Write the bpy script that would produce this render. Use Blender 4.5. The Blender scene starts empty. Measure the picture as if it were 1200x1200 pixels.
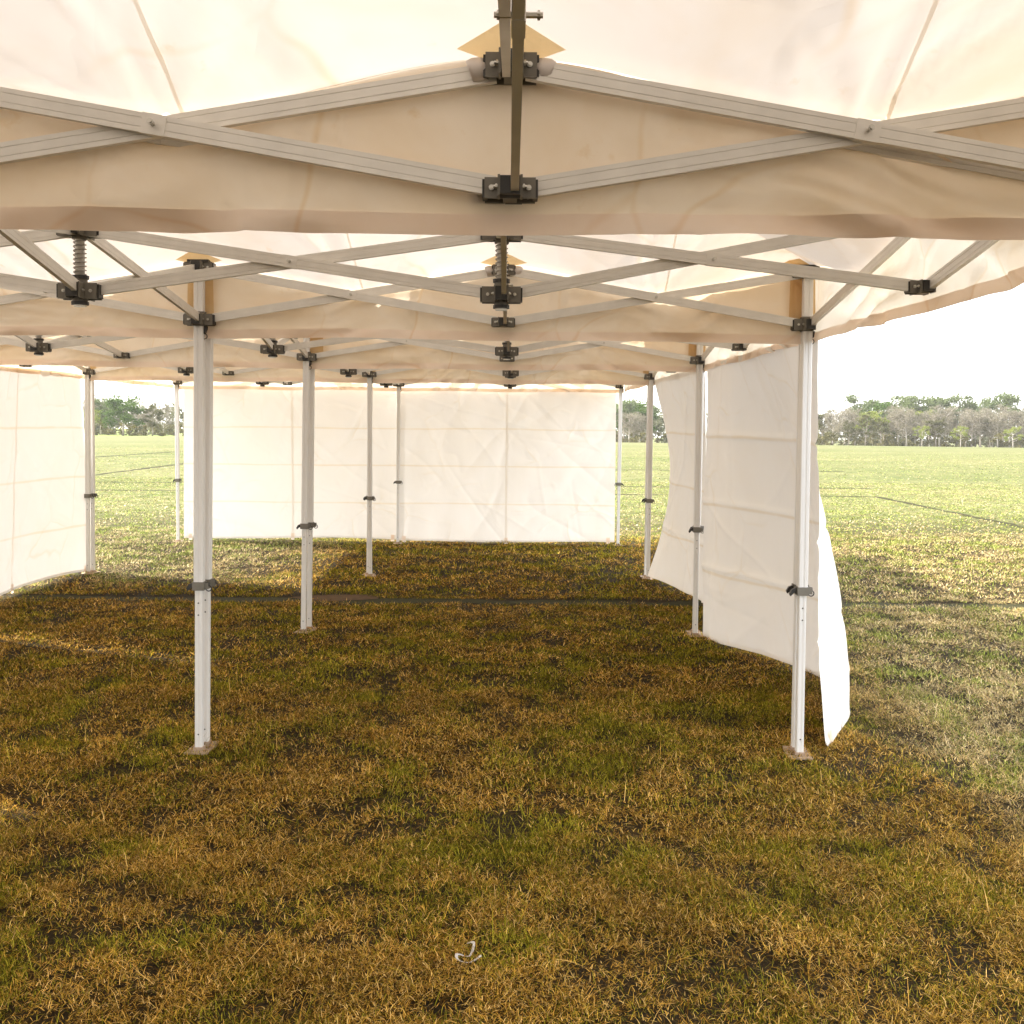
import bpy, math, random
import numpy as np
from mathutils import Matrix, Vector

R = math.radians
rng = np.random.default_rng(7)
random.seed(7)
scene = bpy.context.scene
col = scene.collection

# ------------------------------------------------------------------ camera
CAM_Z = 1.675
cd = bpy.data.cameras.new('camera')
cam = bpy.data.objects.new('camera', cd)
col.objects.link(cam)
cd.sensor_width = 36.0
cd.lens = 36.0 * 1225.0 / 1200.0
cd.clip_start = 0.05
cd.clip_end = 3000
cd.shift_y = -63.0 / 1200.0
cd.shift_x = 5.0 / 1200.0
cam.matrix_world = Matrix.Translation((0, 0, CAM_Z)) @ Matrix.Rotation(R(88.0), 4, 'X') @ Matrix.Rotation(R(0.50), 4, 'Z')
scene.camera = cam

# ------------------------------------------------------------------ world, sun, exposure
SUN_EL, SUN_AZ = R(37.0), R(22.0)          # from the left, a little from beyond the far curtains
sun_dir = Vector((-math.cos(SUN_AZ) * math.cos(SUN_EL), math.sin(SUN_AZ) * math.cos(SUN_EL), math.sin(SUN_EL)))
world = bpy.data.worlds.new('World')
scene.world = world
world.use_nodes = True
wt = world.node_tree
wt.nodes.clear()
wo = wt.nodes.new('ShaderNodeOutputWorld')
sky = wt.nodes.new('ShaderNodeTexSky')
sky.sky_type = 'NISHITA'
sky.sun_disc = False
sky.sun_elevation = SUN_EL
sky.sun_rotation = R(-68.0)
sky.air_density = 1.0
sky.dust_density = 2.0
b1 = wt.nodes.new('ShaderNodeBackground')
b1.inputs['Strength'].default_value = 0.10
wt.links.new(sky.outputs[0], b1.inputs['Color'])
b2 = wt.nodes.new('ShaderNodeBackground')      # thin bright cloud
b2.inputs['Color'].default_value = (1.0, 0.985, 0.96, 1)
b2.inputs['Strength'].default_value = 1.0
tc = wt.nodes.new('ShaderNodeTexCoord')
mp = wt.nodes.new('ShaderNodeMapping')
mp.inputs['Scale'].default_value = (1.0, 1.0, 5.0)
nz = wt.nodes.new('ShaderNodeTexNoise')
nz.inputs['Scale'].default_value = 2.2
nz.inputs['Detail'].default_value = 6
rp = wt.nodes.new('ShaderNodeMapRange')
rp.inputs['From Min'].default_value = 0.25
rp.inputs['From Max'].default_value = 0.65
rp.inputs['To Min'].default_value = 0.30
rp.inputs['To Max'].default_value = 0.75
mx = wt.nodes.new('ShaderNodeMixShader')
wt.links.new(tc.outputs['Generated'], mp.inputs['Vector'])
wt.links.new(mp.outputs[0], nz.inputs['Vector'])
wt.links.new(nz.outputs[0], rp.inputs['Value'])
wt.links.new(rp.outputs[0], mx.inputs[0])
wt.links.new(b1.outputs[0], mx.inputs[1])
wt.links.new(b2.outputs[0], mx.inputs[2])
wt.links.new(mx.outputs[0], wo.inputs['Surface'])

sl = bpy.data.lights.new('sun', 'SUN')
sl.energy = 3.0
sl.angle = R(0.6)
sl.color = (1.0, 0.95, 0.86)
sun = bpy.data.objects.new('sun', sl)
col.objects.link(sun)
sun.location = (-20, 8, 20)
sun.rotation_euler = (-sun_dir).to_track_quat('-Z', 'Y').to_euler()

vs = scene.view_settings
vs.view_transform = 'Standard'
vs.look = 'None'
vs.gamma = 1.0
vs.use_curve_mapping = False
vs.exposure = 2.25
scene.cycles.use_denoising = True
scene.cycles.max_bounces = 10
scene.cycles.diffuse_bounces = 6
scene.cycles.transmission_bounces = 8
scene.cycles.transparent_max_bounces = 8
scene.cycles.sample_clamp_indirect = 8.0

# ------------------------------------------------------------------ materials
def newmat(name):
    m = bpy.data.materials.new(name)
    m.use_nodes = True
    m.node_tree.nodes.clear()
    return m, m.node_tree

def N(t, kind, **kw):
    n = t.nodes.new(kind)
    for k, v in kw.items():
        setattr(n, k, v)
    return n

def noise(t, scale, detail=4, rough=0.55, coord='Object', vscale=None, dist=0.0):
    c = N(t, 'ShaderNodeTexCoord')
    n = N(t, 'ShaderNodeTexNoise')
    n.inputs['Scale'].default_value = scale
    n.inputs['Detail'].default_value = detail
    n.inputs['Roughness'].default_value = rough
    n.inputs['Distortion'].default_value = dist
    if vscale:
        m = N(t, 'ShaderNodeMapping')
        m.inputs['Scale'].default_value = vscale
        t.links.new(c.outputs[coord], m.inputs['Vector'])
        t.links.new(m.outputs[0], n.inputs['Vector'])
    else:
        t.links.new(c.outputs[coord], n.inputs['Vector'])
    return n

def ramp(t, src, stops):
    r = N(t, 'ShaderNodeValToRGB')
    e = r.color_ramp.elements
    while len(e) < len(stops):
        e.new(0.5)
    for i, (p, c) in enumerate(stops):
        e[i].position = p
        e[i].color = (*c, 1) if len(c) == 3 else c
    t.links.new(src, r.inputs[0])
    return r

def mixcol(t, fac, a, b, blend='MIX'):
    m = N(t, 'ShaderNodeMix', data_type='RGBA', blend_type=blend)
    for sock, val in ((m.inputs['Factor'], fac), (m.inputs['A'], a), (m.inputs['B'], b)):
        if hasattr(val, 'is_linked') or hasattr(val, 'links'):
            t.links.new(val, sock)
        elif isinstance(val, (int, float)):
            sock.default_value = val
        else:
            sock.default_value = (*val, 1)
    return m.outputs['Result']

def fabric(name, front, trans, stain_shade, fac=0.45, stain_amt=0.35, bump=0.25, bscale=3.0, folds=(), crumple=2.0):
    m, t = newmat(name)
    out = N(t, 'ShaderNodeOutputMaterial')
    n1 = noise(t, 1.3, 5, 0.6, dist=0.6)
    r1 = ramp(t, n1.outputs[0], [(0.42, (0, 0, 0)), (0.78, (stain_amt,) * 3)])
    n2 = noise(t, 14.0, 4, 0.6)
    r2 = ramp(t, n2.outputs[0], [(0.66, (0, 0, 0)), (0.8, (stain_amt * 0.7,) * 3)])
    add = N(t, 'ShaderNodeMath', operation='ADD', use_clamp=True)
    t.links.new(r1.outputs[0], add.inputs[0])
    t.links.new(r2.outputs[0], add.inputs[1])
    if folds:                                   # shading of the storage fold lines, painted into the cloth colour
        g0 = N(t, 'ShaderNodeTexCoord')
        s0 = N(t, 'ShaderNodeSeparateXYZ')
        t.links.new(g0.outputs['Object'], s0.inputs[0])
        wob = noise(t, 0.8, 2)
        ws = N(t, 'ShaderNodeMath', operation='MULTIPLY_ADD')
        t.links.new(wob.outputs[0], ws.inputs[0])
        ws.inputs[1].default_value = 0.06
        t.links.new(s0.outputs['Z'], ws.inputs[2])
        brk = noise(t, 2.6, 3)
        prev = add
        for fz in folds:
            sb = N(t, 'ShaderNodeMath', operation='SUBTRACT')
            t.links.new(ws.outputs[0], sb.inputs[0])
            sb.inputs[1].default_value = fz
            ab = N(t, 'ShaderNodeMath', operation='ABSOLUTE')
            t.links.new(sb.outputs[0], ab.inputs[0])
            mr = N(t, 'ShaderNodeMapRange')
            mr.inputs['From Min'].default_value = 0.003
            mr.inputs['From Max'].default_value = 0.016
            mr.inputs['To Min'].default_value = 1.9
            mr.inputs['To Max'].default_value = 0.0
            t.links.new(ab.outputs[0], mr.inputs['Value'])
            ml = N(t, 'ShaderNodeMath', operation='MULTIPLY')
            t.links.new(mr.outputs[0], ml.inputs[0])
            t.links.new(brk.outputs[0], ml.inputs[1])
            ad = N(t, 'ShaderNodeMath', operation='ADD', use_clamp=True)
            t.links.new(prev.outputs[0], ad.inputs[0])
            t.links.new(ml.outputs[0], ad.inputs[1])
            prev = ad
        add = prev
    cf = mixcol(t, add.outputs[0], front, tuple(f * s for f, s in zip(front, stain_shade)))
    ct = mixcol(t, add.outputs[0], trans, tuple(f * s for f, s in zip(trans, stain_shade)))
    # soft creases and a fine weave
    c1 = noise(t, bscale, 4, 0.5, dist=0.3)
    c2 = noise(t, bscale * 2.7, 3, 0.5, vscale=(1, 1, 0.35))
    vc = N(t, 'ShaderNodeTexCoord')
    vw = noise(t, 2.0, 2)
    vmix = N(t, 'ShaderNodeVectorMath', operation='MULTIPLY_ADD')
    t.links.new(vw.outputs['Color'], vmix.inputs[0])
    vmix.inputs[1].default_value = (0.22, 0.22, 0.22)
    t.links.new(vc.outputs['Object'], vmix.inputs[2])
    vo = N(t, 'ShaderNodeTexVoronoi', feature='DISTANCE_TO_EDGE')
    vo.inputs['Scale'].default_value = crumple
    t.links.new(vmix.outputs[0], vo.inputs['Vector'])
    vr = N(t, 'ShaderNodeMapRange', interpolation_type='SMOOTHSTEP')
    vr.inputs['From Max'].default_value = 0.10
    vr.inputs['To Min'].default_value = 1.6
    vr.inputs['To Max'].default_value = 0.0
    t.links.new(vo.outputs['Distance'], vr.inputs['Value'])
    vm = noise(t, 1.7, 3)
    vmr = ramp(t, vm.outputs[0], [(0.45, (0, 0, 0)), (0.62, (1, 1, 1))])
    vml = N(t, 'ShaderNodeMath', operation='MULTIPLY')
    t.links.new(vr.outputs[0], vml.inputs[0])
    t.links.new(vmr.outputs[0], vml.inputs[1])
    vl = N(t, 'ShaderNodeMapRange', interpolation_type='SMOOTHSTEP')   # crease shading painted into the colour
    vl.inputs['From Max'].default_value = 0.022
    vl.inputs['To Min'].default_value = 0.55
    vl.inputs['To Max'].default_value = 0.0
    t.links.new(vo.outputs['Distance'], vl.inputs['Value'])
    vlm = N(t, 'ShaderNodeMath', operation='MULTIPLY')
    t.links.new(vl.outputs[0], vlm.inputs[0])
    t.links.new(vmr.outputs[0], vlm.inputs[1])
    cf = mixcol(t, vlm.outputs[0], cf, stain_shade, 'MULTIPLY')
    ct = mixcol(t, vlm.outputs[0], ct, stain_shade, 'MULTIPLY')
    ad3 = N(t, 'ShaderNodeMath', operation='ADD')
    t.links.new(vml.outputs[0], ad3.inputs[1])
    ad2 = N(t, 'ShaderNodeMath', operation='ADD')
    t.links.new(c1.outputs[0], ad2.inputs[0])
    t.links.new(c2.outputs[0], ad2.inputs[1])
    bp = N(t, 'ShaderNodeBump')
    bp.inputs['Strength'].default_value = bump
    bp.inputs['Distance'].default_value = 0.02
    t.links.new(ad2.outputs[0], ad3.inputs[0])
    t.links.new(ad3.outputs[0], bp.inputs['Height'])
    d = N(t, 'ShaderNodeBsdfDiffuse')
    tr = N(t, 'ShaderNodeBsdfTranslucent')
    t.links.new(cf, d.inputs['Color'])
    t.links.new(ct, tr.inputs['Color'])
    t.links.new(bp.outputs[0], d.inputs['Normal'])
    t.links.new(bp.outputs[0], tr.inputs['Normal'])
    mxs = N(t, 'ShaderNodeMixShader')
    mxs.inputs[0].default_value = fac
    t.links.new(d.outputs[0], mxs.inputs[1])
    t.links.new(tr.outputs[0], mxs.inputs[2])
    g = N(t, 'ShaderNodeBsdfGlossy')
    g.inputs['Roughness'].default_value = 0.45
    g.inputs['Color'].default_value = (0.8, 0.8, 0.8, 1)
    mg = N(t, 'ShaderNodeMixShader')
    mg.inputs[0].default_value = 0.04
    t.links.new(mxs.outputs[0], mg.inputs[1])
    t.links.new(g.outputs[0], mg.inputs[2])
    t.links.new(mg.outputs[0], out.inputs['Surface'])
    return m

def solid(name, c, rough=0.5, metal=0.0, var=0.12, nscale=20.0, bump=0.0, spec=0.5):
    m, t = newmat(name)
    out = N(t, 'ShaderNodeOutputMaterial')
    p = N(t, 'ShaderNodeBsdfPrincipled')
    n = noise(t, nscale, 5, 0.6)
    cc = mixcol(t, n.outputs[0], tuple(x * (1 - var) for x in c), tuple(min(1, x * (1 + var)) for x in c))
    t.links.new(cc, p.inputs['Base Color'])
    p.inputs['Roughness'].default_value = rough
    p.inputs['Metallic'].default_value = metal
    p.inputs['Specular IOR Level'].default_value = spec
    if bump:
        bp = N(t, 'ShaderNodeBump')
        bp.inputs['Strength'].default_value = bump
        bp.inputs['Distance'].default_value = 0.01
        t.links.new(n.outputs[0], bp.inputs['Height'])
        t.links.new(bp.outputs[0], p.inputs['Normal'])
    t.links.new(p.outputs[0], out.inputs['Surface'])
    return m

M = {}
M['roof'] = fabric('canopy_cloth', (0.80, 0.755, 0.69), (0.92, 0.835, 0.765), (0.91, 0.80, 0.64), 0.165, 0.8, 0.45, 1.1, crumple=1.3)
M['valance'] = fabric('valance_cloth', (0.92, 0.825, 0.70), (0.98, 0.87, 0.72), (0.86, 0.74, 0.54), 0.50, 0.85, 0.40, 2.2)
M['hem'] = fabric('hem_cloth', (0.92, 0.80, 0.69), (0.96, 0.82, 0.69), (0.88, 0.74, 0.55), 0.28, 0.6, 0.08, 4.0)
M['wall'] = fabric('sidewall_cloth', (0.90, 0.86, 0.80), (0.90, 0.88, 0.865), (0.93, 0.87, 0.76), 0.11, 0.3, 0.22, 1.6, crumple=1.6, folds=(0.57, 1.09, 1.60))
M['wallseam'] = fabric('sidewall_seam_cloth', (0.88, 0.84, 0.79), (0.96, 0.93, 0.88), (0.92, 0.85, 0.7), 0.6, 0.3, 0.1, 6.0)
M['seam'] = fabric('seam_cloth', (0.85, 0.80, 0.72), (0.97, 0.92, 0.83), (0.9, 0.8, 0.6), 0.72, 0.3, 0.1, 6.0)
M['patch'] = fabric('stained_patch_cloth', (0.66, 0.52, 0.31), (0.90, 0.72, 0.42), (0.7, 0.5, 0.25), 0.62, 0.9, 0.3, 9.0)
M['tape'] = solid('clear_tape', (0.62, 0.56, 0.52), 0.35)
M['bar'] = solid('painted_aluminium', (0.74, 0.71, 0.655), 0.42, 0.25, 0.16, 9.0)
M['leg'] = solid('white_painted_steel', (0.72, 0.70, 0.67), 0.38, 0.05, 0.06, 5.0)
M['plastic'] = solid('grey_nylon', (0.155, 0.14, 0.112), 0.5, 0.0, 0.2, 40.0)
M['black'] = solid('black_nylon', (0.022, 0.020, 0.017), 0.45)
M['bolt'] = solid('zinc_bolt', (0.55, 0.53, 0.48), 0.3, 0.9)
M['foot'] = solid('rusty_foot_steel', (0.42, 0.31, 0.22), 0.7, 0.2, 0.35, 60.0)
M['spring'] = solid('spring_wire', (0.42, 0.40, 0.36), 0.3, 0.8)
M['ribbon'] = solid('white_ribbon', (0.60, 0.55, 0.50), 0.6)
M['bark'] = solid('bark', (0.26, 0.22, 0.185), 0.9, 0, 0.4, 3.0)
M['palebark'] = solid('pale_bark', (0.44, 0.39, 0.35), 0.9, 0, 0.3, 3.0)

def leafmat(name, c1, c2):
    m, t = newmat(name)
    out = N(t, 'ShaderNodeOutputMaterial')
    g = N(t, 'ShaderNodeAttribute', attribute_name='rnd')
    r = ramp(t, g.outputs['Fac'], [(0.0, c1), (1.0, c2)])
    d = N(t, 'ShaderNodeBsdfDiffuse')
    tr = N(t, 'ShaderNodeBsdfTranslucent')
    t.links.new(r.outputs[0], d.inputs['Color'])
    t.links.new(r.outputs[0], tr.inputs['Color'])
    mxs = N(t, 'ShaderNodeMixShader')
    mxs.inputs[0].default_value = 0.35
    t.links.new(d.outputs[0], mxs.inputs[1])
    t.links.new(tr.outputs[0], mxs.inputs[2])
    t.links.new(mxs.outputs[0], out.inputs['Surface'])
    return m

M['leaf_gum'] = leafmat('gum_leaves', (0.07, 0.10, 0.036), (0.17, 0.205, 0.09))
M['leaf_green'] = leafmat('green_leaves', (0.042, 0.09, 0.016), (0.12, 0.18, 0.042))
M['leaf_dark'] = leafmat('dark_leaves', (0.06, 0.065, 0.025), (0.15, 0.145, 0.065))
M['leaf_lime'] = leafmat('yellow_green_leaves', (0.15, 0.19, 0.03), (0.27, 0.29, 0.08))
M['leaf_bare'] = leafmat('dry_twigs', (0.155, 0.140, 0.098), (0.29, 0.262, 0.195))
M['leaf_wood'] = leafmat('wood_leaves', (0.075, 0.085, 0.045), (0.17, 0.17, 0.10))
M['leaf_scrub'] = leafmat('scrub_leaves', (0.07, 0.068, 0.022), (0.18, 0.16, 0.07))

def grassmat():
    m, t = newmat('grass_blades')
    out = N(t, 'ShaderNodeOutputMaterial')
    a = N(t, 'ShaderNodeAttribute', attribute_name='tint')
    d = N(t, 'ShaderNodeBsdfDiffuse')
    tr = N(t, 'ShaderNodeBsdfTranslucent')
    t.links.new(a.outputs['Color'], d.inputs['Color'])
    t.links.new(a.outputs['Color'], tr.inputs['Color'])
    mxs = N(t, 'ShaderNodeMixShader')
    mxs.inputs[0].default_value = 0.12
    t.links.new(d.outputs[0], mxs.inputs[1])
    t.links.new(tr.outputs[0], mxs.inputs[2])
    t.links.new(mxs.outputs[0], out.inputs['Surface'])
    return m
M['grass'] = grassmat()

def groundmat():
    m, t = newmat('dry_turf')
    out = N(t, 'ShaderNodeOutputMaterial')
    p = N(t, 'ShaderNodeBsdfPrincipled')
    p.inputs['Roughness'].default_value = 0.95
    p.inputs['Specular IOR Level'].default_value = 0.1
    big = noise(t, 0.35, 4, 0.6)
    mid = noise(t, 2.2, 5, 0.65)
    fine = noise(t, 38.0, 4, 0.7)
    rb = ramp(t, big.outputs[0], [(0.36, (0.130, 0.146, 0.066)), (0.64, (0.170, 0.174, 0.090))])
    rm = ramp(t, mid.outputs[0], [(0.32, (0.62, 0.66, 0.5)), (0.66, (1.15, 1.1, 1.0))])
    rf = ramp(t, fine.outputs[0], [(0.30, (0.45, 0.45, 0.4)), (0.68, (1.35, 1.3, 1.2))])
    c = mixcol(t, 1.0, rb.outputs[0], rm.outputs[0], 'MULTIPLY')
    c = mixcol(t, 0.8, c, rf.outputs[0], 'MULTIPLY')
    mow = noise(t, 0.11, 4, 0.6, vscale=(0.25, 1.0, 1.0))          # mown swathes and drier stretches
    rmow = ramp(t, mow.outputs[0], [(0.34, (0.78, 0.86, 0.70)), (0.5, (1.0, 1.0, 1.0)), (0.66, (1.16, 1.08, 1.12))])
    c = mixcol(t, 1.0, c, rmow.outputs[0], 'MULTIPLY')
    # worn turf on and around the marquee ground shows its soil; farther off the sward closes
    gp = N(t, 'ShaderNodeNewGeometry')
    sq = N(t, 'ShaderNodeSeparateXYZ')
    t.links.new(gp.outputs['Position'], sq.inputs[0])
    worn = N(t, 'ShaderNodeMapRange')
    worn.inputs['From Min'].default_value = 14
    worn.inputs['From Max'].default_value = 20
    t.links.new(sq.outputs['Y'], worn.inputs['Value'])
    soil = ramp(t, fine.outputs[0], [(0.3, (0.012, 0.009, 0.004)), (0.55, (0.032, 0.022, 0.009)), (0.74, (0.075, 0.05, 0.02))])
    c = mixcol(t, worn.outputs[0], soil.outputs[0], c)
    # a strip of longer, greener grass along the far edge of the mown field
    geo = N(t, 'ShaderNodeNewGeometry')
    sp = N(t, 'ShaderNodeSeparateXYZ')
    t.links.new(geo.outputs['Position'], sp.inputs[0])
    mr = N(t, 'ShaderNodeMapRange')
    mr.inputs['From Min'].default_value = 182
    mr.inputs['From Max'].default_value = 188
    t.links.new(sp.outputs['Y'], mr.inputs['Value'])
    mx_ = N(t, 'ShaderNodeMapRange')
    mx_.inputs['From Min'].default_value = -10
    mx_.inputs['From Max'].default_value = -40
    t.links.new(sp.outputs['X'], mx_.inputs['Value'])
    mu = N(t, 'ShaderNodeMath', operation='MULTIPLY')
    t.links.new(mr.outputs[0], mu.inputs[0])
    t.links.new(mx_.outputs[0], mu.inputs[1])
    c = mixcol(t, mu.outputs[0], c, (0.19, 0.23, 0.06))
    t.links.new(c, p.inputs['Base Color'])
    bp = N(t, 'ShaderNodeBump')
    bp.inputs['Strength'].default_value = 0.6
    bp.inputs['Distance'].default_value = 0.03
    t.links.new(fine.outputs[0], bp.inputs['Height'])
    t.links.new(bp.outputs[0], p.inputs['Normal'])
    t.links.new(p.outputs[0], out.inputs['Surface'])
    return m
M['ground'] = groundmat()
M['line'] = solid('dead_turf_line', (0.034, 0.031, 0.011), 0.95, 0, 0.6, 14.0, 0.5, 0.1)
M['soil'] = solid('bare_soil', (0.085, 0.052, 0.026), 0.95, 0, 0.5, 18.0, 0.6, 0.1)

# ------------------------------------------------------------------ mesh helpers
class MB:
    def __init__(s):
        s.v, s.f, s.m = [], [], []
    def add(s, verts, faces, mi=0):
        o = len(s.v)
        s.v += [tuple(v) for v in verts]
        s.f += [tuple(i + o for i in f) for f in faces]
        s.m += [mi] * len(faces)
        return s
    def box(s, c, d, mi=0, rot=None):
        x, y, z = d[0] / 2, d[1] / 2, d[2] / 2
        vs_ = [Vector(p) for p in ((-x, -y, -z), (x, -y, -z), (x, y, -z), (-x, y, -z), (-x, -y, z), (x, -y, z), (x, y, z), (-x, y, z))]
        if rot is not None:
            vs_ = [rot @ p for p in vs_]
        vs_ = [p + Vector(c) for p in vs_]
        return s.add(vs_, [(0, 3, 2, 1), (4, 5, 6, 7), (0, 1, 5, 4), (1, 2, 6, 5), (2, 3, 7, 6), (3, 0, 4, 7)], mi)
    def tube(s, pts, rad, n=6, mi=0, caps=True):
        pts = [Vector(p) for p in pts]
        rads = rad if isinstance(rad, (list, tuple)) else [rad] * len(pts)
        vs_, fs = [], []
        up = None
        for i, p in enumerate(pts):
            t_ = (pts[min(i + 1, len(pts) - 1)] - pts[max(i - 1, 0)]).normalized()
            if up is None:
                up = t_.orthogonal().normalized()
            up = (up - t_ * up.dot(t_)).normalized()
            w = t_.cross(up)
            for k in range(n):
                a = 2 * math.pi * k / n
                vs_.append(p + (up * math.cos(a) + w * math.sin(a)) * rads[i])
        for i in range(len(pts) - 1):
            for k in range(n):
                fs.append((i * n + k, i * n + (k + 1) % n, (i + 1) * n + (k + 1) % n, (i + 1) * n + k))
        if caps:
            fs.append(tuple(range(n - 1, -1, -1)))
            fs.append(tuple(range((len(pts) - 1) * n, len(pts) * n)))
        return s.add(vs_, fs, mi)
    def prism(s, poly, a, b, axis='X', mi=0):
        """poly: 2-D outline extruded from a to b along the axis"""
        def P(u, v, w):
            return {'X': (w, u, v), 'Y': (u, w, v), 'Z': (u, v, w)}[axis]
        n = len(poly)
        vs_ = [P(u, v, a) for u, v in poly] + [P(u, v, b) for u, v in poly]
        fs = [(k, (k + 1) % n, n + (k + 1) % n, n + k) for k in range(n)]
        fs += [tuple(range(n - 1, -1, -1)), tuple(range(n, 2 * n))]
        return s.add(vs_, fs, mi)
    def mesh(s, name, mats, smooth=False):
        me = bpy.data.meshes.new(name)
        me.from_pydata(s.v, [], s.f)
        for m in (mats if isinstance(mats, (list, tuple)) else [mats]):
            me.materials.append(m)
        me.polygons.foreach_set('material_index', s.m)
        if smooth:
            me.polygons.foreach_set('use_smooth', [True] * len(s.f))
        me.update()
        return me

def obj(name, me, parent=None, mat=None):
    o = bpy.data.objects.new(name, me)
    col.objects.link(o)
    if parent is not None:
        o.parent = parent
    if mat is not None:
        o.matrix_local = mat
    return o

def empty(name, loc=(0, 0, 0), rz=0.0):
    o = bpy.data.objects.new(name, None)
    o.empty_display_size = 0.2
    col.objects.link(o)
    o.location = loc
    o.rotation_euler = (0, 0, rz)
    return o

def tag(o, label=None, cat=None, group=None, kind=None):
    for k, v in (('label', label), ('category', cat), ('group', group), ('kind', kind)):
        if v:
            o[k] = v
    return o

def grid_mesh(name, P, mat, smooth=True):
    """P: (nu, nv, 3) array of points -> sheet"""
    nu, nv = P.shape[:2]
    me = bpy.data.meshes.new(name)
    me.vertices.add(nu * nv)
    me.vertices.foreach_set('co', P.reshape(-1).astype(np.float32))
    i, j = np.meshgrid(np.arange(nu - 1), np.arange(nv - 1), indexing='ij')
    a = (i * nv + j).ravel()
    q = np.stack([a, a + nv, a + nv + 1, a + 1], 1)
    nf = len(q)
    me.loops.add(nf * 4)
    me.loops.foreach_set('vertex_index', q.ravel().astype(np.int32))
    me.polygons.add(nf)
    me.polygons.foreach_set('loop_start', np.arange(0, nf * 4, 4, dtype=np.int32))
    me.polygons.foreach_set('loop_total', np.full(nf, 4, dtype=np.int32))
    me.polygons.foreach_set('use_smooth', np.full(nf, smooth))
    me.materials.append(mat)
    me.update(calc_edges=True)
    me.validate()
    return me

# vectorised value noise
_perm = rng.random((257, 257))
def vnoise(x, y):
    x, y = np.asarray(x, float), np.asarray(y, float)
    xi, yi = np.floor(x).astype(int), np.floor(y).astype(int)
    fx, fy = x - xi, y - yi
    fx, fy = fx * fx * (3 - 2 * fx), fy * fy * (3 - 2 * fy)
    g = lambda a, b: _perm[a % 256, b % 256]
    return (g(xi, yi) * (1 - fx) + g(xi + 1, yi) * fx) * (1 - fy) + (g(xi, yi + 1) * (1 - fx) + g(xi + 1, yi + 1) * fx) * fy
def fbm(x, y, o=4):
    s, a, t_ = 0, 0.5, 0
    for k in range(o):
        s = s + a * vnoise(x * 2 ** k + 17.3 * k, y * 2 ** k + 9.1 * k)
        t_ += a
        a *= 0.5
    return s / t_
def ridge(x, y, o=3):
    return 1 - np.abs(2 * fbm(x, y, o) - 1) * 2

def creases(x, y, x0, x1, y0, y1, n, seed, amp, width, wander=0.05):
    """straight soft-edged ridges left in cloth by folding: sum of short line creases"""
    r_ = np.random.default_rng(int(seed * 97) + 5)
    z = np.zeros_like(x)
    wob = wander * (fbm(x * 1.9 + seed, y * 1.9 + seed * 2, 2) - 0.5)
    for _ in range(n):
        cx, cy = x0 + (x1 - x0) * r_.random(), y0 + (y1 - y0) * r_.random()
        a = r_.random() * math.pi
        L = 0.25 + 0.7 * r_.random()
        dx, dy = x - cx, y - cy
        u = dx * math.cos(a) + dy * math.sin(a)
        v = -dx * math.sin(a) + dy * math.cos(a) + wob
        w = width * (0.6 + r_.random())
        sg = 1 if r_.random() < 0.5 else -1
        z = z + sg * amp * (0.4 + 0.6 * r_.random()) * np.exp(-np.abs(v) / w) * np.exp(-(u / L) ** 4)
    return z

# ------------------------------------------------------------------ ground
def gz(x, y):
    """the field falls away very gently towards the far trees"""
    d = np.maximum(0, np.asarray(y, float) - 40.0)
    k = np.minimum(1.6, d / 160.0) ** 1.25
    return -2.0 * k - 0.0045 * np.clip(np.asarray(x, float), -150, 150) * k

ys = np.concatenate([np.linspace(-30, 40, 15), np.linspace(45, 300, 40), [350, 420]])
xs = np.concatenate([[-420, -330], np.linspace(-250, 250, 41), [330, 420]])
X, Y = np.meshgrid(xs, ys, indexing='ij')
ground = obj('ground', grid_mesh('ground', np.stack([X, Y, gz(X, Y)], -1), M['ground']))
tag(ground, 'wide mown field of dry patchy grass', 'field', kind='structure')

def strip(name, pts, w, mat, label, cat, jag=0.5, z=0.004):
    P = []
    pts = np.array(pts, float)
    seg = np.linalg.norm(np.diff(pts, axis=0), axis=1)
    L = np.concatenate([[0], np.cumsum(seg)])
    n = max(8, int(L[-1] / 0.12))
    n = min(n, 700)
    s = np.linspace(0, L[-1], n)
    px = np.interp(s, L, pts[:, 0]); py = np.interp(s, L, pts[:, 1])
    tx, ty = np.gradient(px), np.gradient(py)
    ln = np.hypot(tx, ty); tx /= ln; ty /= ln
    a = w * (0.5 + jag * (fbm(s * 2.1 + pts[0, 0], s * 0 + 3.3) - 0.5) * 1.6)
    b = w * (0.5 + jag * (fbm(s * 2.1 + pts[0, 1] + 55, s * 0 + 8.3) - 0.5) * 1.6)
    zz = gz(px, py) + z
    P = np.stack([np.stack([px - ty * a, py + tx * a, zz], -1), np.stack([px + ty * b, py - tx * b, zz], -1)], 1)
    o = obj(name, grid_mesh(name, P, mat))
    return tag(o, label, cat, kind='structure')

LINES = [
    ([(-30, 9.72), (-3, 9.66), (2, 9.62), (6, 9.64), (30, 9.6)], 0.24),
    ([(-30, 24.3), (8.6, 24.3)], 0.20),
    ([(8.6, 24.3), (8.55, 17.0), (8.5, 10.2)], 0.16),
    ([(-40, 27.4), (9.5, 27.4)], 0.22),
    ([(-12.2, 27.5), (-12.0, 60)], 0.24),
    ([(-18.2, 28), (-17.9, 75)], 0.30),
    ([(-6, 37.2), (12, 37.2)], 0.30),
]
for (pts, w), lb in zip(LINES, (
        'dark dead-grass line running across under the marquees', 'thin dark field line beyond the far curtains',
        'dark sideline running away across the bright field at right', 'second thin field line beyond the far curtains',
        'nearer dark field line seen between the left curtains', 'farther dark field line seen between the left curtains',
        'faint field line seen in the gap right of the far curtain')):
    strip('field_line', pts, w, M['line'], lb, 'field line', 0.9)

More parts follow.
